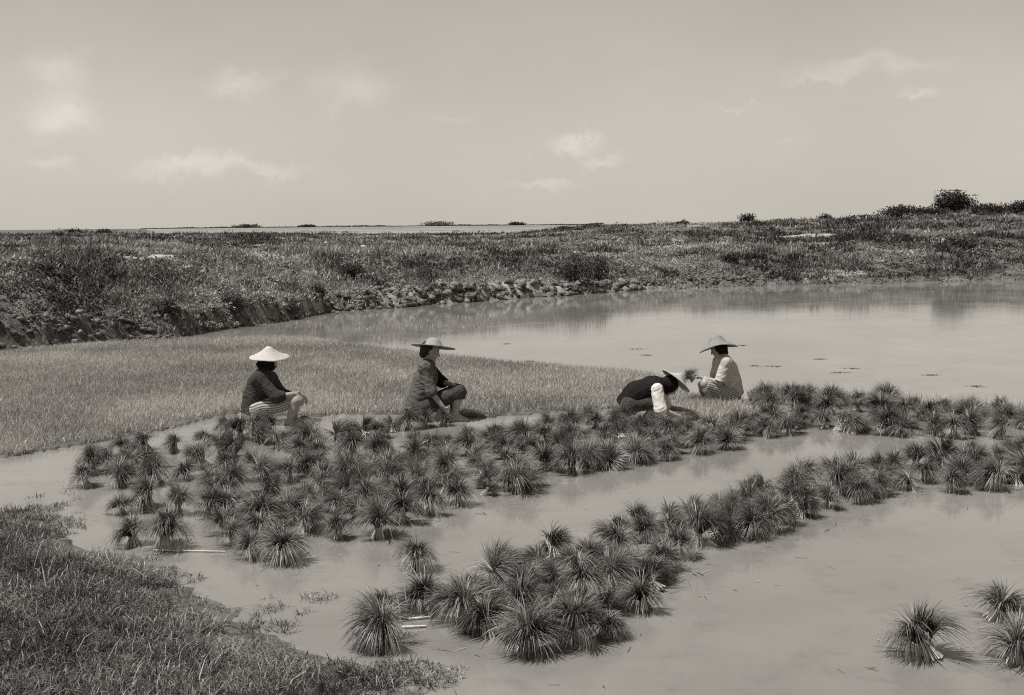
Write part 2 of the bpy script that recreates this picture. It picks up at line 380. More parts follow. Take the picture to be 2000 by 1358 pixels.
# crumbled earth clods along the far shoreline
def lump(n1=7, n2=5, jit=.25, sq=.7, seed=0):
    r = np.random.default_rng(seed); V = []
    for i in range(n2 + 1):
        th = math.pi * i / n2
        for j in range(n1):
            ph = 2 * math.pi * j / n1; rr = 1 + r.uniform(-jit, jit)
            V.append((rr * math.sin(th) * math.cos(ph), rr * math.sin(th) * math.sin(ph), rr * math.cos(th) * sq))
    Fq = [(i * n1 + j, (i + 1) * n1 + j, (i + 1) * n1 + (j + 1) % n1, i * n1 + (j + 1) % n1) for i in range(n2) for j in range(n1)]
    return np.array(V), np.array(Fq)
def clods():
    Vs = []; Fs = []; o = 0
    for i in range(760):
        u = random.uniform(-60, 1500) if i % 4 else random.uniform(600, 1300)
        xg = (u - 1000) / F * CA; y0 = float(np.interp(u, SHU, SHY)); x0 = xg * y0
        yy = float(shore(np.array([x0]), np.array([y0]))[0]) + random.uniform(-.1, .75)
        x0 = xg * yy; s = random.uniform(.03, .11) * (1.8 if 760 < u < 1250 and random.random() < .5 else .9)
        V, Q = lump(9, 6, .38, .7, seed=i % 60); a = random.uniform(0, 6.28)
        V = V * s * np.array([random.uniform(.8, 1.6), 1, random.uniform(.6, 1.1)])
        V = V @ np.array(Euler((random.uniform(-.5, .5), random.uniform(-.5, .5), a)).to_matrix()).T
        z0 = float(height(np.array([x0]), np.array([yy]))[0]); z0 = max(z0, -.02)
        Vs.append(V + [x0, yy, z0 + s * .1]); Fs.append(Q + o); o += len(V)
    tag(obj('earth_clods', mesh_np('earth_clods', np.concatenate(Vs), [np.concatenate(Fs)], M['clod'])), 'crumbled pale earth clods along the foot of the far bank', 'clods', kind='stuff')
clods()

# ------------------------------------------------------------------ bushes and trees
def tube(pts, rad, n=7):
    V = []; Q = []
    for i, p in enumerate(pts):
        p = np.array(p, float); d = np.array(pts[min(i + 1, len(pts) - 1)], float) - np.array(pts[max(i - 1, 0)], float)
        d /= np.linalg.norm(d) + 1e-9; a = np.cross(d, [0.3, .9, .2]); a /= np.linalg.norm(a); b = np.cross(d, a)
        for j in range(n):
            t = 2 * math.pi * j / n; V.append(p + rad[i] * (a * math.cos(t) + b * math.sin(t)))
    for i in range(len(pts) - 1):
        for j in range(n): Q.append((i * n + j, i * n + (j + 1) % n, (i + 1) * n + (j + 1) % n, (i + 1) * n + j))
    return np.array(V), np.array(Q)
def join(parts):
    o = 0; Vs = []; Qs = []
    for V, Q in parts: Vs.append(V); Qs.append(Q + o); o += len(V)
    return np.concatenate(Vs), np.concatenate(Qs)
def bush(name, cx, by, wpx, hpx, Y, label, cat='bush', lobes=5, leaf=.06, nl=900, trunk=True, group=None, tone=(.0, .7)):
    base = AT(cx, by, Y); W = wpx / F * Y; Hh = hpx / F * Y
    r = np.random.default_rng(int(cx * 7 + by)); root = empty(name, base)
    tag(root, label, cat, group)
    P = []; cs = []
    for i in range(lobes):
        a = r.uniform(0, 6.28); q = r.uniform(.1, .32)
        c = np.array([(i + .5) / lobes * W * .86 - W * .43, r.uniform(-.15, .15) * W, Hh * (r.uniform(.6, .95) - .42 * abs((i + .5) / lobes * 2 - 1)) if cat != 'tree' else Hh * (.62, .95, .78, .98, .7)[i % 5]])
        s = np.array([W / lobes * r.uniform(.9, 1.4), W * .22, Hh * r.uniform(.34, .5)]); cs.append(c)
        m = nl // lobes; d = np.clip(r.normal(size=(m, 3)), -2, 2)
        P.append(c * [1, 1, .85] + d * s * .62)
    P = np.concatenate(P); n = len(P)
    global RNG
    V, q, t, T = blades(P, rdir(n, .1, 1.5), r.uniform(.6, 1.6, n) * leaf, r.uniform(.4, .9, n) * leaf, r.uniform(0, .5, n), 2, r.uniform(tone[0], tone[1], n), .6)
    obj('crown', mesh_np('crown', V, [q, t], M['bush_leaf'], {'tone': T}), root)
    tw = max(.015, W * .02); parts = [tube([(0, 0, -.05), (.02, .01, Hh * .25), (0, 0, Hh * .5)], [tw * 1.5, tw, tw * .7])]
    for c in cs: parts.append(tube([(0, 0, Hh * .1), tuple(c * [.5, .5, .7]), tuple(c)], [tw, tw * .6, tw * .25], 5))
    obj('trunk', (lambda vq: mesh_np('trunk', vq[0], [vq[1]], M['bark']))(join(parts)), root)
    return root
def zat(u, Y):
    x = (u - 1000) / F * CA * Y; return float(height(np.array([x]), np.array([float(Y)]))[0])
def pyat(u, Y): # where ground at distance Y is seen
    z = zat(u, Y); return 440 + (H - z) * F / Y + (u - 1000) * ROLL
def fy(u, off=.35):
    x = (u - 1000) / F * CA; y0 = float(np.interp(u, SHU, SHY)); return float(shore(np.array([x * y0]), np.array([y0]))[0]) + off
def gbush(name, cx, wpx, hpx, Y, label, **k): return bush(name, cx, pyat(cx, Y) + 1.5 + hpx * .12, wpx, hpx, Y, label, **k)
gbush('bush', 145, 34, 13, 76, 'small dark bush on the left skyline, left of its neighbour', leaf=.1)
gbush('bush', 205, 30, 11, 77, 'small dark bush on the left skyline, right of its neighbour', leaf=.1)
gbush('bush', 1100, 34, 9, 79, 'low bush where the pale plain meets the rising bank', leaf=.1)
gbush('bush', 1158, 40, 7, 78, 'flat low bush on the skyline just right of the pale plain', leaf=.1)
gbush('bush', 1330, 30, 7, 79, 'tiny bush on the skyline above the bent worker', leaf=.1)
gbush('tree', 1459, 22, 17, 80, 'tiny solitary round tree standing on the skyline right of centre', cat='tree', leaf=.1, lobes=3)
gbush('bush', 1530, 60, 7, 79, 'long low bush on the skyline right of the tiny round tree', leaf=.1)
gbush('bush', 1612, 26, 13, 79, 'pointed little bush on the skyline left of the dark domed bushes', leaf=.1, lobes=3)
gbush('bush', 1690, 60, 8, 79, 'low ragged bush just left of the dark domed bush', leaf=.11, nl=1500)
gbush('bush', 1762, 76, 20, 78, 'dark domed bush on the skyline left of the tall tree', leaf=.12, nl=2600)
gbush('bush', 1818, 60, 15, 77, 'dark low bush directly against the left side of the tall tree', leaf=.12, nl=2000)
gbush('tree', 1862, 70, 38, 78, 'tallest skyline tree with a loose two lobed crown at far right', cat='tree', leaf=.12, nl=4200, lobes=5)
gbush('bush', 1925, 70, 17, 76, 'dark bush on the skyline at the right edge', leaf=.12, nl=2200)
gbush('bush', 1995, 80, 22, 76, 'dark bush on the skyline beyond the right edge of the tall tree', leaf=.12, nl=2200)
gbush('shrub', 1122, 66, 66, 38.8, 'dark leafy shrub on the middle bank, mirrored in the pond', leaf=.05, nl=2600)
gbush('shrub', 1168, 46, 52, 40.0, 'smaller dark shrub behind the mirrored shrub on the middle bank', leaf=.05, nl=1500)
gbush('shrub', 688, 46, 26, 34, 'dark shrub in the grass of the left bank below the pale specks', leaf=.05, nl=1600)
gbush('shrub', 326, 34, 40, fy(326), 'dark pointed shrub at the foot of the left bank', leaf=.03, nl=1600, lobes=3)
gbush('shrub', 1865, 74, 34, 49.5, 'dark shrub at the water edge below the tall skyline tree', leaf=.08, nl=2200)
gbush('shrub', 1478, 44, 16, 45.5, 'small dark shrub at the water edge right of centre', leaf=.06, nl=900)
gbush('shrub', 1425, 30, 12, 45, 'tiny dark shrub at the water edge above the seated worker in white', leaf=.06, nl=700)
gbush('shrub', 455, 60, 30, fy(455), 'dark shrub at the foot of the bank above the left worker hat', leaf=.035, nl=1800)
gbush('shrub', 560, 50, 24, fy(560), 'dark shrub at the bank foot between the two left workers', leaf=.035, nl=1500)
gbush('shrub', 618, 44, 24, fy(618), 'dark shrub beside the pale clods where pond and seed bed meet', leaf=.035, nl=1200)
# very far treeline
def treeline():
    Vs = []; m = 9000; u = RNG.uniform(285, 1180, m); Y = 2400.0
    clump = fbm(u * .03, u * 0, 3, 5); hh = 3.2 * np.clip(clump * 1.6 - .35, .12, 1.2)
    x = (u - 1000) / F * CA * Y; yy = Y + RNG.uniform(-40, 40, m)
    B = np.stack([x, yy, 1.5 + RNG.random(m) * hh], 1)
    V, q, t, T = blades(B, rdir(m, 0, 1.4), RNG.uniform(1, 2.4, m), RNG.uniform(1.2, 3, m), RNG.uniform(0, .5, m), 2, None, .2)
    tag(obj('far_treeline', mesh_np('far_treeline', V, [q, t], M['bush_leaf'], {'tone': T})), 'thin dark treeline along the horizon beyond the pale plain', 'treeline', kind='stuff')
treeline()
for cx, wp, hp, lb in ((855, 62, 9, 'tallest distant grove on the horizon, right of centre of the pale plain'), (482, 52, 7, 'low distant grove on the horizon above the left worker'),
                       (600, 36, 5, 'tiny distant grove between the two larger horizon groves'), (1010, 30, 6, 'tiny distant grove near the right end of the pale plain')):
    bush('grove', cx, 441.5 + (cx - 1000) * ROLL, wp, hp, 2300., lb, cat='grove', leaf=2.2, nl=900, lobes=6)

# rock-like lumps standing in for two unidentified pale specks on the bank
for cx, py, s, Y, lb in ((637, 497, .09, 50., 'small pale speck in the bank grass, left one of two'), (710, 498, .13, 48., 'larger pale speck in the bank grass, right one of two')):
    V, Q = lump(10, 8, .12, .75, 5); p = AT(cx, py, Y); z = zat(cx, Y)
    tag(obj('pale_speck', mesh_np('pale_speck', V * s, [Q], M['speck'], smooth=True), None, (p[0], Y, max(z + .12, p[2]))), lb, 'speck')

# ------------------------------------------------------------------ rice bundles
def make_bundle_meshes(seed, nleaf, length, spread):
    r = np.random.default_rng(seed); global RNG; keepR = RNG; RNG = r
    az = r.uniform(0, 2 * math.pi, nleaf)
    nl = nleaf; f = r.random(nl) ** .6; comb = r.uniform(0, 6.28); cs = r.uniform(.05, .42)      # combed over to one side
    lock = np.floor(az * 1.9 + seed + 3 * f); az = az + .55 * np.sin(lock * 7.1); lth = .22 * np.sin(lock * 4.3 + 1)                        # leaves hang together in locks
    th = f * (.74 + lth) * spread ** .5 + r.normal(0, .06, nl)
    D = np.stack([np.sin(th) * np.cos(az) + cs * math.cos(comb), np.sin(th) * np.sin(az) + cs * math.sin(comb), np.cos(th)], 1); D /= np.linalg.norm(D, axis=1, keepdims=True)
    B = np.stack([.022 * np.cos(az) * f, .022 * np.sin(az) * f, np.full(nl, .062)], 1)
    L = .95 * (.80 + .20 * f + .05 * np.sin(lock * 3.3) + np.minimum(r.normal(0, .12, nl), .15)) * length
    tone = np.clip(r.beta(.9, 2.2, nl) + .04 + .14 * np.sin(lock * 5.7), 0, 1)
    drp = (.14 + .27 * f) * r.uniform(.45, 1.5, nl) * r.uniform(.55, 1.2); bent = r.random(nl) < .06; drp = np.where(bent, drp + .5, drp)
    V, q, t, T = blades(B, D, L, r.uniform(.003, .0056, nl), drp, 5, tone, .35)
    low = V[:, 2] < .008; V[low, 2] = .003 + .008 * r.random(low.sum())
    leaves = mesh_np('leaves', V, [q, t], M['bundle_leaf'], {'tone': T})
    parts = []
    for i in range(34):
        a = r.uniform(0, 6.28); q_ = math.sqrt(r.random())
        b0 = np.array([.06 * q_ * math.cos(a), .06 * q_ * math.sin(a), -.01]); b1 = np.array([.024 * q_ * math.cos(a), .024 * q_ * math.sin(a), .06]); b2 = np.array([.045 * q_ * math.cos(a), .045 * q_ * math.sin(a), .11])
        parts.append(tube([b0, b1, b2], [.006, .005, .003], 4))
    Vt, Qt = join(parts); stems = mesh_np('stems', Vt, [Qt], M['bundle_stem'] if seed % 3 != 1 else M['bundle_stem_dull'])
    Vt, Qt = tube([(.026 * math.cos(a), .026 * math.sin(a), .062) for a in np.linspace(0, 6.28, 11)], [.005] * 11, 5)
    tie = mesh_np('tie', Vt, [Qt], M['straw'])
    RNG = keepR
    return leaves, stems, tie
PROTO = [make_bundle_meshes(100 + i, n, l, s) for i, (n, l, s) in enumerate([(760, .25, 1.0), (700, .23, 1.3), (820, .26, .85), (660, .21, 1.5), (760, .25, 1.25), (700, .24, .9), (860, .27, 1.3), (600, .20, 1.1), (740, .26, .8), (780, .24, 1.6), (680, .22, 1.2), (800, .25, 1.0)])]
WORDS = 'first second third fourth fifth sixth seventh eighth ninth tenth eleventh twelfth thirteenth fourteenth fifteenth sixteenth seventeenth eighteenth nineteenth twentieth'.split()
def ordw(i):
    if i < 20: return WORDS[i]
    tens = {2: 'twenty', 3: 'thirty', 4: 'forty', 5: 'fifty', 6: 'sixty', 7: 'seventy'}
    t, o = divmod(i + 1, 10); full = {2: 'twentieth', 3: 'thirtieth', 4: 'fortieth', 5: 'fiftieth', 6: 'sixtieth', 7: 'seventieth'}
    return full[t] if o == 0 else tens[t] + '-' + WORDS[o - 1]
def bundle(x, y, label, group, s=1.0, tilt=None, z=0.0, proto=None):
    k = random.randrange(len(PROTO)) if proto is None else proto
    lv, st, ti = PROTO[k]
    root = empty('rice_bundle', (x, y, z)); rz = random.uniform(0, 6.28)
    if tilt is None:
        a = random.uniform(0, 6.28); m = abs(random.gauss(0, .28)) if random.random() > .07 else random.uniform(.8, 1.15); tilt = (m * math.cos(a), m * math.sin(a))
    Mx = Euler((tilt[1] * -1, tilt[0], 0)).to_matrix() @ Euler((0, 0, rz)).to_matrix()
    root.rotation_euler = Mx.to_euler(); root.scale = (s * random.uniform(.95, 1.28), s * random.uniform(.95, 1.18), s * random.uniform(.98, 1.32))
    tag(root, label, 'rice bundle', group)
    obj('leaves', lv, root); stem = obj('stems', st, root); obj('tie', ti, stem)
    return root
TAKEN = []
def explicit(pts, group, fmt):
    pts = sorted(pts, key=lambda p: p[0])
    for i, p in enumerate(pts):
        q = G(p[0], p[1]); s = p[2] if len(p) > 2 else random.uniform(.85, 1.1)
        TAKEN.append(q[:2])
        bundle(q[0], q[1], fmt.format(ordw(i)), group, s, tilt=p[3] if len(p) > 3 else None)
def fillrow(P, spacing, group, fmts, axis, cutb):
    """irregular close packing inside the row's outline, then named by its lane and by its place along the row."""
    lo = P.min(0); hi = P.max(0); pts = []
    for _ in range(14000):
        p = np.array([random.uniform(lo[0], hi[0]), random.uniform(lo[1], hi[1])])
        if p[1] < 5 or not inpoly(P, p[0], p[1]): continue
        u = uof(p[0], p[1])
        if u < -40 or u > 2035: continue
        if any(((p[0] - h_[0]) ** 2 + ((p[1] - h_[1]) * .8) ** 2) < h_[2] ** 2 for h_ in HOLES): continue
        if any((p[0] - a[0]) ** 2 + (p[1] - a[1]) ** 2 < spacing ** 2 for a in pts + TAKEN): continue
        pts.append(p)
    TAKEN.extend(pts)
    lanes = {}
    for p in pts:
        u = uof(p[0], p[1]); col_ = [q for q in pts if abs(uof(q[0], q[1]) - u) < cutb]
        ymin = min(q[1] for q in col_); ymax = max(q[1] for q in col_); f = (p[1] - ymin) / max(ymax - ymin, .01)
        k = 0 if f < .34 else (1 if f < .67 else 2)
        if ymax - ymin < .35: k = 0
        lanes.setdefault(k, []).append(p)
    for k, L in lanes.items():
        L.sort(key=lambda p: uof(p[0], p[1]))
        for i, p in enumerate(L): bundle(p[0], p[1], fmts[k].format(ordw(i)), group, random.choice((random.uniform(.66, .85), random.uniform(.8, 1.0), random.uniform(.88, 1.06))))
    return len(pts)
explicit([(170, 950), (190, 905), (215, 922), (255, 925), (235, 948, .9), (180, 925, .9), (285, 915), (290, 993, 1.15), (240, 890), (285, 880), (340, 883, .9), (310, 945, .9)],
         'rice bundles standing in the left end cluster', 'shaggy rice bundle of the leftmost cluster, {} from the left edge')
explicit([(402, 868, .9)], 'single rice bundles', 'small dark rice bundle alone between left cluster and the left worker')
explicit([(240, 1004, .65)], 'single rice bundles', 'small sunken brown rice bundle below left of the leftmost cluster')
explicit([(348, 1005, .8)], 'single rice bundles', 'thin rice bundle right of the leftmost cluster, above the splayed one')
explicit([(262, 1066, .95)], 'single rice bundles', 'dark leaning rice bundle left of the splayed one, near the dyke')
explicit([(322, 1072, 1.15, (0, .25))], 'single rice bundles', 'widely splayed rice bundle near the grassy dyke at left')
explicit([(402, 912, .95), (432, 895), (455, 900, .9), (368, 935, .75), (440, 940, 1.1), (412, 962), (460, 965, .95), (422, 985, 1.05), (452, 1002, .95), (415, 1008, .9)],
         'rice bundles standing in the second cluster from the left', 'rice bundle in the second cluster from left, {} counting rightward')
explicit([(445, 850, .9), (470, 858), (498, 850), (525, 848), (515, 866), (548, 880), (600, 878), (590, 856, .9), (575, 895, .95)],
         'rice bundles around the left worker', 'rice bundle at the feet of the left worker, {} counting rightward')
explicit([(665, 856), (690, 860), (715, 852, .85), (740, 855, .8), (765, 845, .8), (800, 838, .85), (830, 835, .85), (862, 832, .8)],
         'rice bundles below the upright seated worker', 'rice bundle in the thin line below the upright worker, {} from its left end')
explicit([(808, 1112, .95)], 'single rice bundles', 'lone rice bundle in open water left of the long diagonal row')
explicit([(840, 1188, .95)], 'single rice bundles', 'round lone rice bundle right of the pale stakes')
explicit([(755, 1207, .8)], 'single rice bundles', 'small rice bundle touching the left side of the pale stake')
explicit([(745, 1256, .95)], 'single rice bundles', 'rice bundle in front of the small one beside the pale stake')
explicit([(1818, 1285, 1.1, (-.35, .3))], 'single rice bundles', 'large dark leaning rice bundle alone at the lower right')
explicit([(1945, 1212, 1.05, (.3, 0))], 'single rice bundles', 'dark rice bundle at the right edge above the large leaning one')
explicit([(1985, 1292, 1.0)], 'single rice bundles', 'dark rice bundle in the bottom right corner')
explicit([(1612, 836), (1640, 842, 1.05), (1664, 845), (1700, 842, .8), (1735, 848), (1762, 850), (1722, 835, .9), (1835, 852), (1865, 855, 1.05), (1905, 850), (1950, 855), (1885, 838)],
         'rice bundles in the front line at the right', 'rice bundle in the front line of the right strip, {} from its left end')
HOLES = [(*G(cx, cy)[:2], r_) for cx, cy, r_ in ((508, 962, .36), (555, 1000, .14), (492, 900, .28), (352, 925, .2), (640, 878, .20), (870, 850, .22), (1010, 905, .08), (745, 880, .1))]
R1 = poly([(1480, 783), (1560, 790), (1700, 795), (1850, 805), (2050, 822), (2050, 842), (1900, 826), (1780, 822), (1700, 812), (1600, 808), (1500, 800)])
MAIN = poly([(395, 1072), (470, 1082), (540, 1106), (600, 1074), (700, 1062), (790, 1052), (800, 1008), (860, 1003), (930, 972), (1000, 972), (1060, 938), (1160, 918), (1300, 896), (1450, 870), (1575, 852),
             (1570, 815), (1500, 822), (1440, 832), (1380, 840), (1300, 832), (1240, 826), (1180, 822), (1090, 838), (1040, 852), (950, 862), (860, 868), (800, 882), (760, 888), (700, 892), (630, 900), (560, 918),
             (505, 920), (500, 935), (600, 955), (545, 965), (545, 985), (480, 1015), (450, 1040), (395, 1055)])
R4 = poly([(880, 1254), (960, 1256), (1010, 1268), (1100, 1272), (1220, 1250), (1290, 1195), (1300, 1135), (1380, 1086), (1460, 1048), (1550, 1015), (1660, 988), (1780, 968), (1880, 960), (2060, 946),
           (2060, 882), (1920, 895), (1850, 899), (1740, 914), (1650, 932), (1580, 955), (1480, 966), (1425, 992), (1380, 1016), (1310, 1016), (1190, 1044), (1050, 1096), (960, 1140), (885, 1190)])
n1 = fillrow(R1, .29, 'rice bundles in the back line at the right', ['rice bundle near the front of the right back line, {} from its left end', 'rice bundle in the middle of the right back line, {} from its left end', 'rice bundle at the pond side of the right back line, {} from its left end'], 0, 30)
n2 = fillrow(MAIN, .262, 'rice bundles in the broad middle bed', ['rice bundle along the front edge of the broad middle bed, {} from its left end', 'rice bundle inside the broad middle bed, {} from its left end', 'rice bundle along the back edge of the broad middle bed, {} from its left end'], 0, 40)
n3 = fillrow(R4, .222, 'rice bundles in the long diagonal row', ['rice bundle along the near edge of the long diagonal row, {} from its left end', 'rice bundle in the middle of the long diagonal row, {} from its left end', 'rice bundle along the far edge of the long diagonal row, {} from its left end'], 0, 45)
print('bundles', n1, n2, n3, len(TAKEN))

def scraps():
    T_ = np.array(TAKEN); k = 2600; c = T_[RNG.integers(0, len(T_), k)] + RNG.normal(0, .28, (k, 2))
    V, q, t, T = blades(np.stack([c[:, 0], c[:, 1], np.full(k, .004)], 1), rdir(k, 1.5, 1.57), RNG.uniform(.02, .12, k), RNG.uniform(.003, .007, k), RNG.uniform(0, .1, k), 2, RNG.random(k), 0)
    V[:, 2] = np.clip(V[:, 2], .002, .006)
    tag(obj('floating_scraps', mesh_np('floating_scraps', V, [q, t], M['fore_leaf'], {'tone': T})), 'loose leaf scraps floating on the water between the bundles', 'leaf scraps', kind='stuff')
scraps()

# ------------------------------------------------------------------ small things
def rod(name, a, b, r, m, label, cat, group=None):
    a = np.array(a); b = np.array(b); c = b - a; mid = c * .5 + [r * .8, 0, 0]
    V, Q = tube([(0, 0, 0), tuple(mid), tuple(c)], [r, r * .9, r * .6], 6)
    return tag(obj(name, mesh_np(name, V, [Q], m), None, a), label, cat, group)
p = G(783, 1215); rod('wooden_stake', p, p + [-.02, 0, .16], .006, M['wood'], 'short pale stake standing against the small rice bundle', 'stake')
p = G(795, 1208); rod('wooden_stake', p, p + [-.015, .02, .22], .004, M['wood'], 'thin pale stake leaning just right of the shorter stake', 'stake')
p = G(300, 1077); q = G(440, 1080); rod('straw_stalk', p + [0, 0, .008], q + [0, 0, .01], .007, M['wood'], 'long pale straw stalk floating on the water near the dyke', 'straw')
p = G(795, 1212); q = G(842, 1208); rod('straw_stalk', p + [0, 0, .008], q + [0, 0, .01], .009, M['wood'], 'short pale straw floating right of the stakes', 'straw')
p = G(785, 1228); q = G(832, 1226); rod('straw_stalk', p + [0, 0, .008], q + [0, 0, .01], .010, M['wood'], 'thick pale straw floating below the stakes', 'straw')
p = G(745, 1283); q = G(690, 1250); rod('dead_twig', p + [0, 0, .02], q + [0, 0, .04], .008, M['bark'], 'dark twig lying at the tip of the grassy dyke', 'twig')
for cx, cy, wd, lb in ((1247, 682, .30, 'dark floating weed left of the worker in white'), (1262, 694, .16, 'faint small floating weed below a darker one'), (1448, 675, .12, 'floating weed just right of the wide hat brim'),
                   (1475, 715, .12, 'small floating weed right of the worker in white'), (1508, 716, .28, 'long floating weed right of the worker in white'),
                   (1642, 728, .22, 'floating weed, lower left one of a slanting pair'), (1668, 720, .22, 'floating weed, upper right one of a slanting pair'), (1818, 733, .2, 'floating weed far right in the open pond'),
                   (1035, 706, .16, 'floating weed behind the seed bed in the middle'), (1600, 702, .2, 'faint floating weed in the middle of the pond'), (1905, 755, .25, 'floating weed near the right edge strip'),
                   (990, 672, .14, 'floating weed near the mirrored shrub')):
    p = G(cx, cy); n = 40; B = np.stack([RNG.normal(0, .32, n) * wd, RNG.normal(0, .14, n) * wd, np.full(n, .004)], 1)
    V, q, t, T = blades(B, rdir(n, 1.45, 1.56), RNG.uniform(.03, .08, n), RNG.uniform(.008, .016, n), RNG.uniform(0, .3, n), 2, RNG.uniform(0, .4, n), .3)
    V[:, 2] = np.maximum(V[:, 2], .003)
    tag(obj('floating_weed', mesh_np('floating_weed', V, [q, t], M['bush_leaf'], {'tone': T}), None, p), lb, 'weed', 'weeds floating on the pond')

# ------------------------------------------------------------------ figures: signed-distance bodies turned into one mesh each
class Solid:
    def __init__(s, h): s.h = h; s.p = []
    def cone(s, a, b, ra, rb, k=.03, cut=None, op='u', sy=1.0): s.p.append(('c', np.array(a, float), np.array(b, float), ra, rb, k, cut, op, sy)); return s
    def ell(s, c, r, rot=None, k=.02, op='u'):
        s.p.append(('e', np.array(c, float), np.array(r, float), np.array(rot) if rot is not None else np.eye(3), 0, k, None, op, 1)); return s
    def build(s, name, mat, parent, wrinkle=0, stripe=None):
        h = s.h; lo = np.full(3, 1e9); hi = -lo
        for p in s.p:
            r = max(p[3], p[4]) if p[0] == 'c' else p[2].max()
            for q in ((p[1], p[2]) if p[0] == 'c' else (p[1],)): lo = np.minimum(lo, q - r - .04); hi = np.maximum(hi, q + r + .04)
        n = np.ceil((hi - lo) / h).astype(int) + 1
        Fd = np.full(n, .5, np.float32)
        for p in s.p:
            r = (max(p[3], p[4]) if p[0] == 'c' else p[2].max()) + p[5] + 2.5 * h
            qs = np.array([p[1], p[2]]) if p[0] == 'c' else np.array([p[1]])
            i0 = np.maximum(((qs.min(0) - r - lo) / h).astype(int), 0); i1 = np.minimum(((qs.max(0) + r - lo) / h).astype(int) + 2, n)
            sl = tuple(slice(a, b) for a, b in zip(i0, i1))
            X = [(lo[k] + h * np.arange(i0[k], i1[k])).astype(np.float32) for k in range(3)]
            x, y, z = np.meshgrid(*X, indexing='ij', sparse=True)
            if p[0] == 'c':
                a, b, ra, rb, sy = p[1], p[2], p[3], p[4], p[8]; ba = b - a; l2 = ba @ ba
                tt = ((x - a[0]) * ba[0] + (y - a[1]) * ba[1] + (z - a[2]) * ba[2]) / l2; t = np.clip(tt, 0, 1)
                d = np.sqrt((x - a[0] - t * ba[0]) ** 2 + ((y - a[1] - t * ba[1]) / sy) ** 2 + (z - a[2] - t * ba[2]) ** 2) - (ra + (rb - ra) * t)
                if p[6]: d = np.maximum(d, (tt - 1) * math.sqrt(l2))
            else:
                c, rr, Rm = p[1], p[2], p[3]; q = [Rm[0, k] * (x - c[0]) + Rm[1, k] * (y - c[1]) + Rm[2, k] * (z - c[2]) for k in range(3)]
                d = (np.sqrt((q[0] / rr[0]) ** 2 + (q[1] / rr[1]) ** 2 + (q[2] / rr[2]) ** 2) - 1) * rr.min()
            f = Fd[sl]; k = p[5]
            if p[7] == 'u': w = np.clip(.5 + .5 * (d - f) / k, 0, 1); Fd[sl] = d * (1 - w) + f * w - k * w * (1 - w)
            else: Fd[sl] = np.maximum(f, -d)
        if wrinkle:
            x, y, z = np.meshgrid(*[(lo[k] + h * np.arange(n[k])).astype(np.float32) for k in range(3)], indexing='ij', sparse=True)
            w1 = np.sin(95 * z + 38 * x + 9 * np.sin(17 * y + 11 * x)); w2 = np.sin(70 * x - 88 * z + 30 * y + 5 * np.sin(23 * z))
            Fd += wrinkle * (w1 * np.abs(w1) * .5 + w2 * np.abs(w2) * .5) * (np.abs(Fd) < .04)
        ins = Fd < 0
        c = ins[:-1, :-1, :-1].astype(np.int8)
        cnt = np.zeros(np.array(n) - 1, np.int8)
        for dx in (0, 1):
            for dy in (0, 1):
                for dz in (0, 1): cnt += ins[dx:n[0] - 1 + dx, dy:n[1] - 1 + dy, dz:n[2] - 1 + dz]
        act = np.argwhere((cnt > 0) & (cnt < 8)); vid = np.full(cnt.shape, -1, np.int32); vid[tuple(act.T)] = np.arange(len(act))
        S = np.zeros((len(act), 3)); W = np.zeros(len(act))
        for ax in range(3):
            for o1 in (0, 1):
                for o2 in (0, 1):
                    o = [0, 0, 0]; o[(ax + 1) % 3] = o1; o[(ax + 2) % 3] = o2; o = np.array(o); e = o.copy(); e[ax] += 1
                    fa = Fd[tuple((act + o).T)]; fb = Fd[tuple((act + e).T)]; m = (fa < 0) != (fb < 0)
                    t = np.where(m, fa / np.where(m, fa - fb, 1), 0); q = act + o; q = q.astype(float); q[:, ax] += t
                    S += q * m[:, None]; W += m
        V = lo + h * S / W[:, None]
        Q = []
        for ax in range(3):
            sa = [slice(1, -1)] * 3; sa[ax] = slice(0, -1); sb = list(sa); sb[ax] = slice(1, None)
            A = ins[tuple(sa)]; Bm = ins[tuple(sb)]; off = np.array([1, 1, 1]); off[ax] = 0
            for first in (True, False):
                E = np.argwhere((A & ~Bm) if first else (~A & Bm)) + off
                u = np.zeros(3, int); u[(ax + 1) % 3] = 1; v = np.zeros(3, int); v[(ax + 2) % 3] = 1
                q = [vid[tuple((E - dd).T)] for dd in (u + v, v, 0 * u, u)]
                if not first: q = q[::-1]
                Q.append(np.stack(q, 1))
        Q = np.concatenate(Q); Q = Q[(Q >= 0).all(1)]
        # smooth the surface a little
        e = np.concatenate([Q[:, [0, 1]], Q[:, [1, 2]], Q[:, [2, 3]], Q[:, [3, 0]]])
        for _ in range(2):
            A = np.zeros_like(V); np.add.at(A, e[:, 0], V[e[:, 1]]); cn = np.bincount(e[:, 0], minlength=len(V))[:, None]
            V = np.where(cn > 0, V * .45 + .55 * A / np.maximum(cn, 1), V)
        at = {}
        if stripe is not None: at['stripe'] = stripe(V)
        return obj(name, mesh_np(name, V, [Q], mat, at, True), parent)

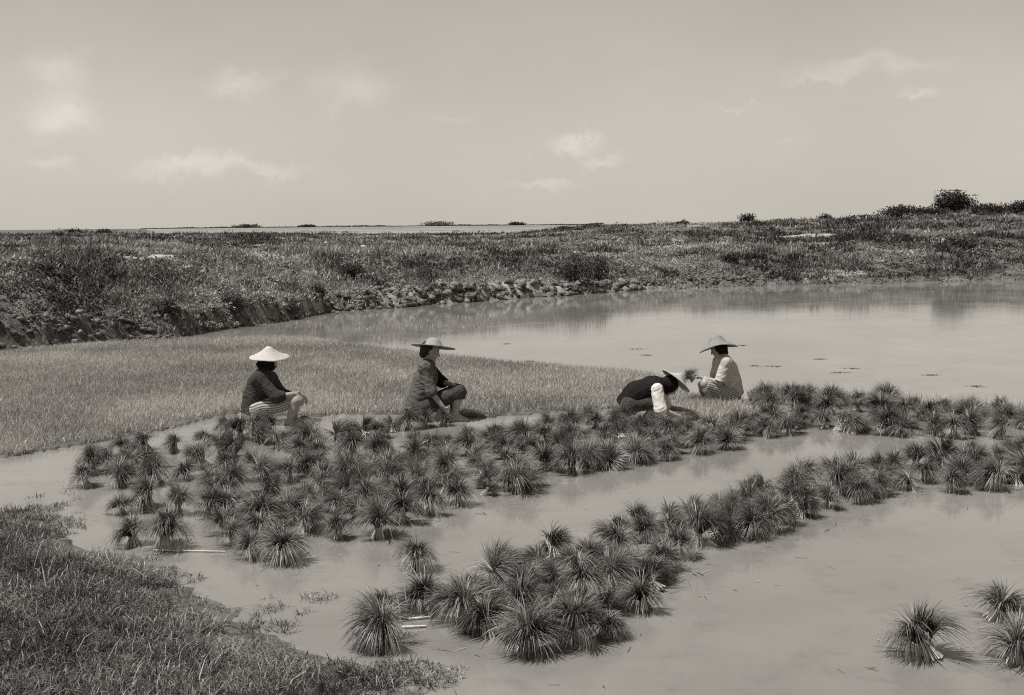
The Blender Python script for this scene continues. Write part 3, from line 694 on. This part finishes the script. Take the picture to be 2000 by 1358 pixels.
def unit(v): v = np.array(v, float); return v / (np.linalg.norm(v) + 1e-9)
def hand(S, wrist, d, nrm, curl=.5, thumb=1):
    """palm, four fingers of unequal length and a thumb leaving the side of the palm."""
    d = unit(d); nrm = unit(nrm - d * (nrm @ d)); s = np.cross(d, nrm) * thumb
    pc = wrist + d * .085
    for k in (-1, -.33, .33, 1): S.cone(wrist + d * .01 + s * k * .012, pc + s * k * .03, .014, .0125, .012)
    for i, (k, L) in enumerate(((1.15, .066), (.4, .076), (-.35, .072), (-1.1, .056))):
        p = pc + s * k * .028 + d * .002; dd = d.copy(); r = .0092
        for j, f in enumerate((.45, .32, .26)):
            c = curl * (.45 + .5 * j); dd = unit(d * math.cos(c) + nrm * math.sin(c)); q = p + dd * L * f
            S.cone(p, q, r, r * .9, .004); p = q; r *= .9
    p = wrist + d * .025 + s * .022; q = p + unit(s * .8 + d * .6 + nrm * .25) * .035; S.cone(p, q, .013, .011, .008)
    S.cone(q, q + unit(s * .3 + d + nrm * .4) * .03, .0105, .0085, .004)
def head(S, c, face, up, r=.094):
    face = unit(face); up = unit(up - face * (up @ face)); sd = np.cross(up, face); Rm = np.stack([face, sd, up], 1)
    S.ell(c, (r * 1.0, r * .80, r * 1.12), Rm, .02)
    S.ell(c + face * r * .25 - up * r * .55, (r * .66, r * .56, r * .62), Rm, .03)      # jaw
    S.ell(c + face * r * .72 - up * r * 1.0, (.022, .024, .018), Rm, .02)              # chin
    S.cone(c + face * r * .93 - up * .0, c + face * (r * 1.17) - up * r * .36, .008, .013, .012)  # nose
    for k in (-1, 1):
        S.ell(c + face * r * .98 + sd * k * .032 - up * r * .02, (.012, .015, .010), Rm, .006, 'd')
        S.ell(c + face * r * .86 + sd * k * .032 - up * r * .02, (.013, .013, .010), Rm, .004)
        S.cone(c + face * r * .95 + sd * k * .015 + up * r * .17, c + face * r * .84 + sd * k * .05 + up * r * .15, .007, .006, .01)
        S.ell(c + sd * k * r * .82 - up * r * .15, (.018, .009, .03), Rm, .006)
    S.cone(c + face * r * .97 - up * r * .66 - sd * .02, c + face * r * .97 - up * r * .66 + sd * .02, .008, .008, .006)
    S.cone(c + face * r * 1.06 - up * r * .66 - sd * .018, c + face * r * 1.06 - up * r * .66 + sd * .018, .0025, .0025, .003, op='d')
def foot(S, ank, d):
    d = unit(d); s = unit(np.cross(d, [0, 0, 1.]))
    heel = ank - d * .035; heel[2] = ank[2] - .055; ball = ank + d * .12; ball[2] = ank[2] - .065
    S.cone(ank, heel, .034, .03, .03); S.cone(heel, ball, .03, .026, .03); S.cone(ank, ball, .034, .024, .03)
    for i, k in enumerate((-1, -.5, 0, .5, 1)):
        b = ball + s * k * .032; S.cone(b, b + d * (.045 - .005 * i), .012, .010 - .0008 * i, .008)
def hat_mesh(name, prof, mat, wav=.0, droop=0, n=56):
    """woven straw: outer profile, then back along the inside."""
    t = .006; P = list(prof) + [(max(r - t * .4, 0.0), z - t) for r, z in reversed(prof)]
    V = []; Q = []
    for r, z in P:
        for j in range(n):
            a = 2 * math.pi * j / n; rim = (r / prof[-1][0]) ** 3
            V.append((r * math.cos(a) * (1 + wav * .4 * math.sin(3 * a + 1) * rim), r * math.sin(a) * (1 + wav * .3 * math.sin(5 * a) * rim), z + rim * wav * .5 * math.sin(2 * a + .5) * .1 - droop * rim * abs(math.cos(a)) ** 1.5))
    m = len(P)
    for i in range(m - 1):
        for j in range(n): Q.append((i * n + j, i * n + (j + 1) % n, (i + 1) * n + (j + 1) % n, (i + 1) * n + j))
    return mesh_np(name, np.array(V), [np.array(Q)[:, ::-1]], mat, smooth=True)
def straw_mat(nm, v0, v1):
    m, nt, b = mat_new(nm); tc = N(nt, 'ShaderNodeTexCoord'); sp = N(nt, 'ShaderNodeSeparateXYZ'); nt.links.new(tc.outputs['Object'], sp.inputs[0])
    ln = N(nt, 'ShaderNodeVectorMath', operation='LENGTH'); nt.links.new(tc.outputs['Object'], ln.inputs[0])
    mu = N(nt, 'ShaderNodeMath', operation='MULTIPLY'); mu.inputs[1].default_value = 520; nt.links.new(ln.outputs['Value'], mu.inputs[0])
    si = N(nt, 'ShaderNodeMath', operation='SINE'); nt.links.new(mu.outputs[0], si.inputs[0])
    f = noise(nt, 35, 5, .7)
    c = mixc(nt, ramp(nt, f, .3, .7), col(v0), col(v1)); c = mixc(nt, ramp(nt, si.outputs[0], .3, 1, 0, .25), c, col(v0 * .6))
    nt.links.new(c, b.inputs['Base Color']); b.inputs['Roughness'].default_value = .75; bump(nt, b, si.outputs[0], .5, .002)
    return m
M['hat_pale'] = straw_mat('hat_straw_pale', .40, .54); M['hat_grey'] = straw_mat('hat_straw_grey', .17, .27); M['hat_mid'] = straw_mat('hat_straw_mid', .22, .34)
def put_hat(root, me, pos, axis, loc0):
    o = obj('straw_hat', me, root); ax = Vector(axis).normalized()
    o.rotation_euler = Vector((0, 0, 1)).rotation_difference(ax).to_euler(); o.location = Vector(pos) - Vector(loc0)
    return o
CONE = [(0.0, .112), (.02, .108), (.045, .09), (.08, .062), (.12, .036), (.165, .014), (.205, .0), (.238, -.006)]
FLAT = [(0.0, .105), (.03, .102), (.06, .09), (.085, .062), (.105, .026), (.116, .008), (.12, .004), (.18, .002), (.235, 0), (.262, -.002)]
BELL = [(0.0, .128), (.03, .125), (.06, .113), (.085, .09), (.102, .06), (.118, .036), (.14, .022), (.17, .015), (.21, 0.0), (.245, -.012)]

class Fig:
    def __init__(s, gx, gy, label):
        g0 = G(gx, gy); s.Y = g0[1]; s.o = np.array([g0[0], g0[1], 0.]); s.root = empty('person', s.o)
        tag(s.root, label, 'person', 'workers pulling rice seedlings')
    def p(s, px, py, dy=0): return AT(px, py, s.Y + dy) - s.o
def legset(body, tr, f, hip, knee, ank, toe, cover, rt=.085, cloth=(.105, .085, .07)):
    hip, knee, ank = (f.p(*q) for q in (hip, knee, ank))
    body.cone(hip, knee, rt, .055, .04); body.cone(knee, knee + (ank - knee) * .35, .055, .053, .03); body.cone(knee + (ank - knee) * .35, ank, .053, .034, .03)
    foot(body, ank, toe)
    if cover <= 1: tr.cone(hip, hip + (knee - hip) * cover, cloth[0], cloth[1], .04, cut=True)
    else:
        tr.cone(hip, knee, cloth[0], cloth[1], .04); tr.cone(knee, knee + (ank - knee) * (cover - 1), cloth[1], cloth[2] + .015, .03, cut=True)
def armset(body, sl, f, sh, el, wr, hdir, hn, cover, curl, thumb, rs=(.072, .066, .056)):
    sh, el, wr = (f.p(*q) for q in (sh, el, wr))
    body.cone(sh, el, .047, .038, .03); body.cone(el, wr, .038, .026, .02); hand(body, wr, hdir, np.array(hn, float), curl, thumb)
    if cover <= 1: sl.cone(sh, sh + (el - sh) * cover, rs[0] * .92, rs[1], .07, cut=True)
    else:
        sl.cone(sh, el, rs[0] * .92, rs[1], .07); sl.cone(el, el + (wr - el) * (cover - 1), rs[1], rs[2], .03, cut=True)
def torso(body, ck, f, pel, belly, chest, neck, shn, shf, r, hd, e=.022):
    P = [f.p(*q) for q in (pel, belly, chest, neck, shn, shf)]; pel, belly, chest, neck, shn, shf = P
    for S, x in ((body, 0), (ck, e)):
        S.cone(pel, belly, r[0] + x, r[1] + x, .05, sy=1.2); S.cone(belly, chest, r[1] + x, r[2] + x, .05, sy=1.25)
        S.cone(shn, shf, .055 + x * .7, .055 + x * .7, .06); S.cone(chest, neck, r[2] * .92 + x, .055 + x * .5, .08, sy=1.25)
    body.cone(neck, f.p(*hd), .048, .045, .03)
def stripe_along(a, b, seed=0.):
    ax = unit(b - a)
    def g(V):
        q = V - a; q = q - np.outer(q @ ax, ax)
        e1 = unit(np.cross(ax, [0, 1, 0])); return q @ e1 + .35 * (q @ np.cross(ax, e1)) + .010 * np.sin(17 * (V @ ax)) + .006 * np.sin(34 * V[:, 1] + 9 * (V @ ax))
    return g
RES_B, RES_C = .0048, .0065

# left worker, grey jacket, striped trousers, broad pale hat
f = Fig(540, 826, 'worker in dark jacket and striped trousers squatting under a pale conical straw hat, leftmost')
B = Solid(RES_B); J = Solid(RES_C); T = Solid(RES_C)
torso(B, J, f, (503, 795), (503, 772), (509, 750), (517, 725), (507, 738, -.15), (527, 738, .15), (.125, .11, .115), (523, 706))
J.cone(f.p(500, 775), f.p(498, 806), .145, .165, .05, cut=True, sy=1.1)
armset(B, J, f, (506, 740, -.17), (540, 776, -.22), (580, 769, -.14), f.p(592, 783) - f.p(580, 769), (0.2, 0.1, -1), 1.42, .9, 1, (.078, .07, .058))
armset(B, J, f, (530, 740, .16), (552, 772, .22), (583, 770, .10), (1, -.1, -.6), (0, 0, -1), 1.4, .9, -1)
legset(B, T, f, (505, 798, -.10), (578, 784, -.14), (563, 829, -.16), (1, -.1, 0), .82)
legset(B, T, f, (505, 798, .10), (575, 780, .12), (574, 818, .12), (1, .1, 0), .82)
T.cone(f.p(503, 800, -.1), f.p(503, 800, .1), .11, .11, .04)
head(B, f.p(524, 704), (.86, .1, -.35), np.array([.3, 0, .95]))
B.build('body', M['skin'], f.root); J.build('jacket', M['cloth_dark'], f.root, .0038)
T.build('trousers', M['striped'], f.root, .002, stripe_along(f.p(505, 800), f.p(578, 782)))
K = Solid(.005); c = f.p(523, 704); K.ell(c + [-.004, 0, .0], (.105, .09, .11), None, .02); K.cone(c + [-.01, 0, -.05], f.p(512, 722), .075, .10, .04, cut=True); K.cone(c + [.05, 0, -.08], c + [.02, 0, -.02], .035, .05, .03)
K.ell(c + [.12, 0.0, -.02], (.055, .055, .07), None, .01, 'd')
K.build('headscarf', M['cloth_black'], f.root)
put_hat(f.root, hat_mesh('straw_hat', CONE, M['hat_pale'], .14, .012), f.p(525, 695) + f.o, (.02, -.10, 1), f.o)

# second worker, upright, long grey jacket, flat hat
f = Fig(845, 820, 'worker in long grey jacket squatting upright under a flat wide straw hat, reaching down')
B = Solid(RES_B); J = Solid(RES_C); T = Solid(RES_C)
torso(B, J, f, (829, 790), (829, 765), (833, 735), (836, 711), (831, 717, -.15), (838, 717, .15), (.115, .10, .10), (839, 694))
J.cone(f.p(828, 745), f.p(812, 802), .12, .14, .05, cut=True, sy=1.25); J.cone(f.p(822, 750), f.p(803, 806), .08, .085, .05, cut=True)
armset(B, J, f, (831, 719, -.17), (843, 766, -.23), (864, 794, -.25), f.p(870, 806) - f.p(864, 794), (0.5, 0.5, -.5), 1.08, .9, 1, (.072, .066, .07))
S2 = Solid(RES_C)
armset(B, S2, f, (840, 719, .15), (862, 746, .18), (884, 752, .05), (1, -.1, -.35), (0, 0, -1), 1.35, .6, -1)
legset(B, T, f, (830, 795, -.10), (896, 766, -.13), (888, 810, -.13), (1, 0, 0), 1.25)
legset(B, T, f, (830, 795, .10), (890, 764, .15), (884, 808, .15), (1, .1, 0), 1.25)
T.cone(f.p(829, 798, -.1), f.p(829, 798, .1), .11, .11, .04)
head(B, f.p(842, 684), (.9, .0, -.32), np.array([.3, 0, .95]))
B.build('body', M['skin'], f.root); J.build('jacket', M['cloth_grey'], f.root, .0038); S2.build('shaded_sleeve', M['cloth_black'], f.root, .002); T.build('trousers', M['cloth_mid'], f.root, .0035)  # far sleeve coloured black to stand for the shade it lies in
K = Solid(.005); c = f.p(838, 682); K.ell(c + [-.008, 0, .004], (.098, .086, .096), None, .02); K.ell(c + [-.075, 0, -.06], (.04, .045, .045), None, .03); K.ell(c + [.125, 0, -.04], (.058, .066, .06), None, .01, 'd')  # hair, carried forward over the cheeks to imitate shade under the hat
K.build('hair', M['hair'], f.root)
put_hat(f.root, hat_mesh('straw_hat', FLAT, M['hat_mid'], .0), f.p(846, 677) + f.o, (.11, .19, 1), f.o)

# third worker, bent low, black vest, white sleeve
f = Fig(1262, 820, 'worker in black vest with white sleeves bent low over the seedlings')
B = Solid(RES_B); J = Solid(RES_C); T = Solid(RES_C); W3 = Solid(RES_C)
torso(B, J, f, (1232, 784), (1245, 769), (1276, 758), (1295, 752), (1282, 758, -.15), (1288, 757, .15), (.12, .115, .11), (1303, 750))
J.cone(f.p(1240, 775), f.p(1222, 796), .12, .135, .05, cut=True, sy=1.2)
J.cone(f.p(1240, 772), f.p(1268, 780), .13, .12, .05, sy=1.1)
armset(B, W3, f, (1283, 760, -.18), (1291, 800, -.24), (1328, 815, -.20), f.p(1345, 824) - f.p(1328, 815), (0.2, 0.1, -1), 1.12, .7, 1, (.078, .074, .07))
W4 = Solid(RES_C)
armset(B, W4, f, (1290, 760, .16), (1303, 797, .20), (1332, 800, .08), (1, -.2, -.1), (0, 0, -1), 1.12, .8, -1)
legset(B, T, f, (1230, 790, -.10), (1286, 785, -.12), (1262, 818, -.12), (1, 0, 0), 1.5, cloth=(.1, .075, .06))
legset(B, T, f, (1230, 790, .10), (1284, 783, .14), (1262, 816, .14), (1, .1, 0), 1.5, cloth=(.1, .075, .06))
T.cone(f.p(1230, 793, -.1), f.p(1230, 793, .1), .11, .11, .04)
head(B, f.p(1310, 751), (.62, .0, -.78), np.array([.75, 0, .6]))
B.build('body', M['skin'], f.root); J.build('vest', M['cloth_black'], f.root, .0035); W3.build('shirt_sleeve', M['cloth_white'], f.root, .0045); W4.build('shirt_sleeve', M['cloth_white'], f.root, .0045); T.build('trousers', M['cloth_mid'], f.root, .0035)
K = Solid(.005); c = f.p(1308, 750); K.ell(c, (.106, .093, .102), None, .02); K.cone(c + [-.03, 0, -.02], f.p(1293, 756), .08, .09, .04); K.ell(c + [.10, 0, -.10], (.06, .06, .06), None, .01, 'd')
K.build('headscarf', M['cloth_black'], f.root)
put_hat(f.root, hat_mesh('straw_hat', [(r * .84, z * .9) for r, z in CONE], M['hat_pale'], .0), f.p(1321, 743) + f.o, (.66, .17, .76), f.o)

# fourth worker, facing left, white shirt, striped trousers
f = Fig(1402, 786, 'worker in white shirt and striped trousers squatting at the pond edge, facing left, holding seedlings')
B = Solid(RES_B); J = Solid(RES_C); T = Solid(RES_C)
torso(B, J, f, (1426, 766), (1425, 745), (1418, 722), (1410, 698), (1418, 706, -.15), (1405, 706, .15), (.12, .11, .11), (1405, 684))
J.cone(f.p(1424, 745), f.p(1434, 772), .13, .125, .05, cut=True, sy=1.15)
armset(B, J, f, (1418, 709, -.17), (1406, 748, -.21), (1374, 738, -.12), f.p(1360, 735) - f.p(1374, 738), (0, 0.2, -1), .95, .9, -1, (.075, .075, .06))
armset(B, J, f, (1405, 709, .15), (1393, 745, .2), (1370, 736, .04), (-1, -.1, .05), (0, 0, -1), .95, .9, 1, (.075, .075, .06))
legset(B, T, f, (1424, 768, -.10), (1377, 750, -.14), (1389, 784, -.14), (-1, -.1, 0), .95)
legset(B, T, f, (1424, 768, .10), (1372, 750, .12), (1378, 784, .12), (-1, .1, 0), .95)
T.cone(f.p(1426, 770, -.1), f.p(1426, 770, .1), .11, .11, .04)
head(B, f.p(1403, 679), (-.85, -.15, -.38), np.array([-.3, 0, .95]))
B.build('body', M['skin'], f.root); J.build('shirt', M['cloth_pale'], f.root, .0045); T.build('trousers', M['striped'], f.root, .002, stripe_along(f.p(1424, 768), f.p(1377, 750)))
K = Solid(.005); c = f.p(1404, 679); K.ell(c + [.004, 0, .012], (.102, .09, .102), None, .02); K.cone(c + [.03, 0, -.03], f.p(1412, 694), .07, .075, .04, cut=True); K.ell(c + [-.11, -.02, -.03], (.06, .065, .07), None, .01, 'd')
K.build('headscarf', M['cloth_black'], f.root)
put_hat(f.root, hat_mesh('straw_hat', BELL, M['hat_grey'], .08, .05), f.p(1401, 674) + f.o, (-.16, .19, 1), f.o)
p4 = f.p(1354, 742, -.05) + f.o
bundle(p4[0], p4[1], 'rice bundle held out sideways by the worker in white', 'single rice bundles', .75, (-.9, .1), p4[2], 1)
p2 = G(868, 822)
bundle(p2[0], p2[1], 'rice bundle under the hand of the upright worker', 'single rice bundles', .75, (0, 0), 0, 7)

# ------------------------------------------------------------------ light and sky
SUN_EL, SUN_AZ = R(66), R(250)      # azimuth clockwise from +Y: the sun stands high, left of and behind the camera
sd = Vector((math.sin(SUN_AZ) * math.cos(SUN_EL), math.cos(SUN_AZ) * math.cos(SUN_EL), math.sin(SUN_EL)))
sl = bpy.data.lights.new('sun', 'SUN'); sl.energy = 4.9; sl.angle = R(.53); sl.color = (1, .985, .96)
so = bpy.data.objects.new('sun', sl); C.objects.link(so); so.rotation_euler = (-sd).to_track_quat('-Z', 'Y').to_euler()
W = bpy.data.worlds.new('World'); scene.world = W; W.use_nodes = True; nt = W.node_tree; L = nt.links
bg = nt.nodes['Background']; sky = N(nt, 'ShaderNodeTexSky'); sky.sky_type = 'NISHITA'; sky.sun_disc = False
sky.sun_elevation = SUN_EL; sky.sun_rotation = SUN_AZ; sky.dust_density = 3.0; sky.air_density = 1.0
bw = N(nt, 'ShaderNodeRGBToBW'); L.new(sky.outputs[0], bw.inputs[0])
tc = N(nt, 'ShaderNodeTexCoord'); sp = N(nt, 'ShaderNodeSeparateXYZ'); L.new(tc.outputs['Generated'], sp.inputs[0])
def mth(op, a, b=None, clamp=False):
    n = N(nt, 'ShaderNodeMath', operation=op); n.use_clamp = clamp
    for i, v in enumerate((a, b)):
        if v is None: continue
        if hasattr(v, 'links'): L.new(v, n.inputs[i])
        else: n.inputs[i].default_value = v
    return n.outputs[0]
yy = mth('MAXIMUM', sp.outputs[1], .05); ax = mth('DIVIDE', sp.outputs[0], yy); el = mth('DIVIDE', sp.outputs[2], yy)
mp = N(nt, 'ShaderNodeMapping'); mp.inputs['Scale'].default_value = (1, 1, 2.2); L.new(tc.outputs['Generated'], mp.inputs[0])
nz = noise(nt, 9, 8, .6, mp.outputs[0]); nz2 = noise(nt, 3.0, 5, .55, mp.outputs[0])
wx = mth('MULTIPLY', mth('SUBTRACT', noise(nt, 26, 7, .65, tc.outputs['Generated']), .5), .06)
acc = None
for (cx, cy, rx, ry, am) in ((690, 160, 80, 42, .9), (465, 168, 60, 22, .85), (125, 228, 62, 34, 1.0), (330, 335, 60, 18, .9), (420, 325, 90, 16, .8), (1120, 285, 50, 18, 1.0), (1175, 322, 36, 11, .9), (1060, 362, 60, 9, .8),
                        (110, 140, 70, 40, .7), (1700, 130, 120, 16, .7), (1790, 190, 38, 9, .7), (540, 335, 60, 12, .5), (1430, 205, 50, 5, .5), (100, 320, 50, 14, .7), (1600, 150, 70, 8, .5), (1540, 280, 40, 8, .3), (880, 240, 50, 9, .3)):
    d = ray(cx, cy); X0 = d[0] / d[1]; E0 = d[2] / d[1]
    a = mth('MULTIPLY', mth('ADD', mth('SUBTRACT', ax, X0), wx), F / rx); b = mth('MULTIPLY', mth('ADD', mth('SUBTRACT', el, E0), wx), F / ry)
    g_ = mth('EXPONENT', mth('MULTIPLY', mth('ADD', mth('MULTIPLY', a, a), mth('MULTIPLY', b, b)), -1.0)); g_ = mth('MULTIPLY', g_, am)
    acc = g_ if acc is None else mth('ADD', acc, g_)
puff = mth('MULTIPLY', ramp(nt, mth('MULTIPLY', acc, ramp(nt, nz, .2, .65, .3, 1)), .05, .9), .25)
veil = mth('MULTIPLY', mth('ADD', ramp(nt, nz2, .3, .7), mth('MULTIPLY', nz, .5)), .11)
fade = mth('SUBTRACT', 1.30, mth('MULTIPLY', mth('MINIMUM', sp.outputs[2], .40), 1.9))
SKYK = 1.0
base = mth('MULTIPLY', mth('ADD', mth('MULTIPLY', bw.outputs[0], .30), 3.6), fade)     # thin high overcast evens out the clear sky
tot = mth('MULTIPLY', base, mth('ADD', .95, mth('ADD', puff, veil)))
cr = N(nt, 'ShaderNodeCombineXYZ')
for i, v in enumerate((1.0, .942, .84)): L.new(mth('MULTIPLY', tot, v), cr.inputs[i])
L.new(cr.outputs[0], bg.inputs['Color']); bg.inputs['Strength'].default_value = .1

# ------------------------------------------------------------------ render settings
scene.view_settings.view_transform = 'Standard'; scene.view_settings.look = 'None'; scene.view_settings.exposure = .1; scene.view_settings.gamma = 1
scene.render.engine = 'CYCLES'
scene.cycles.filter_width = 1.1; scene.cycles.use_denoising = False
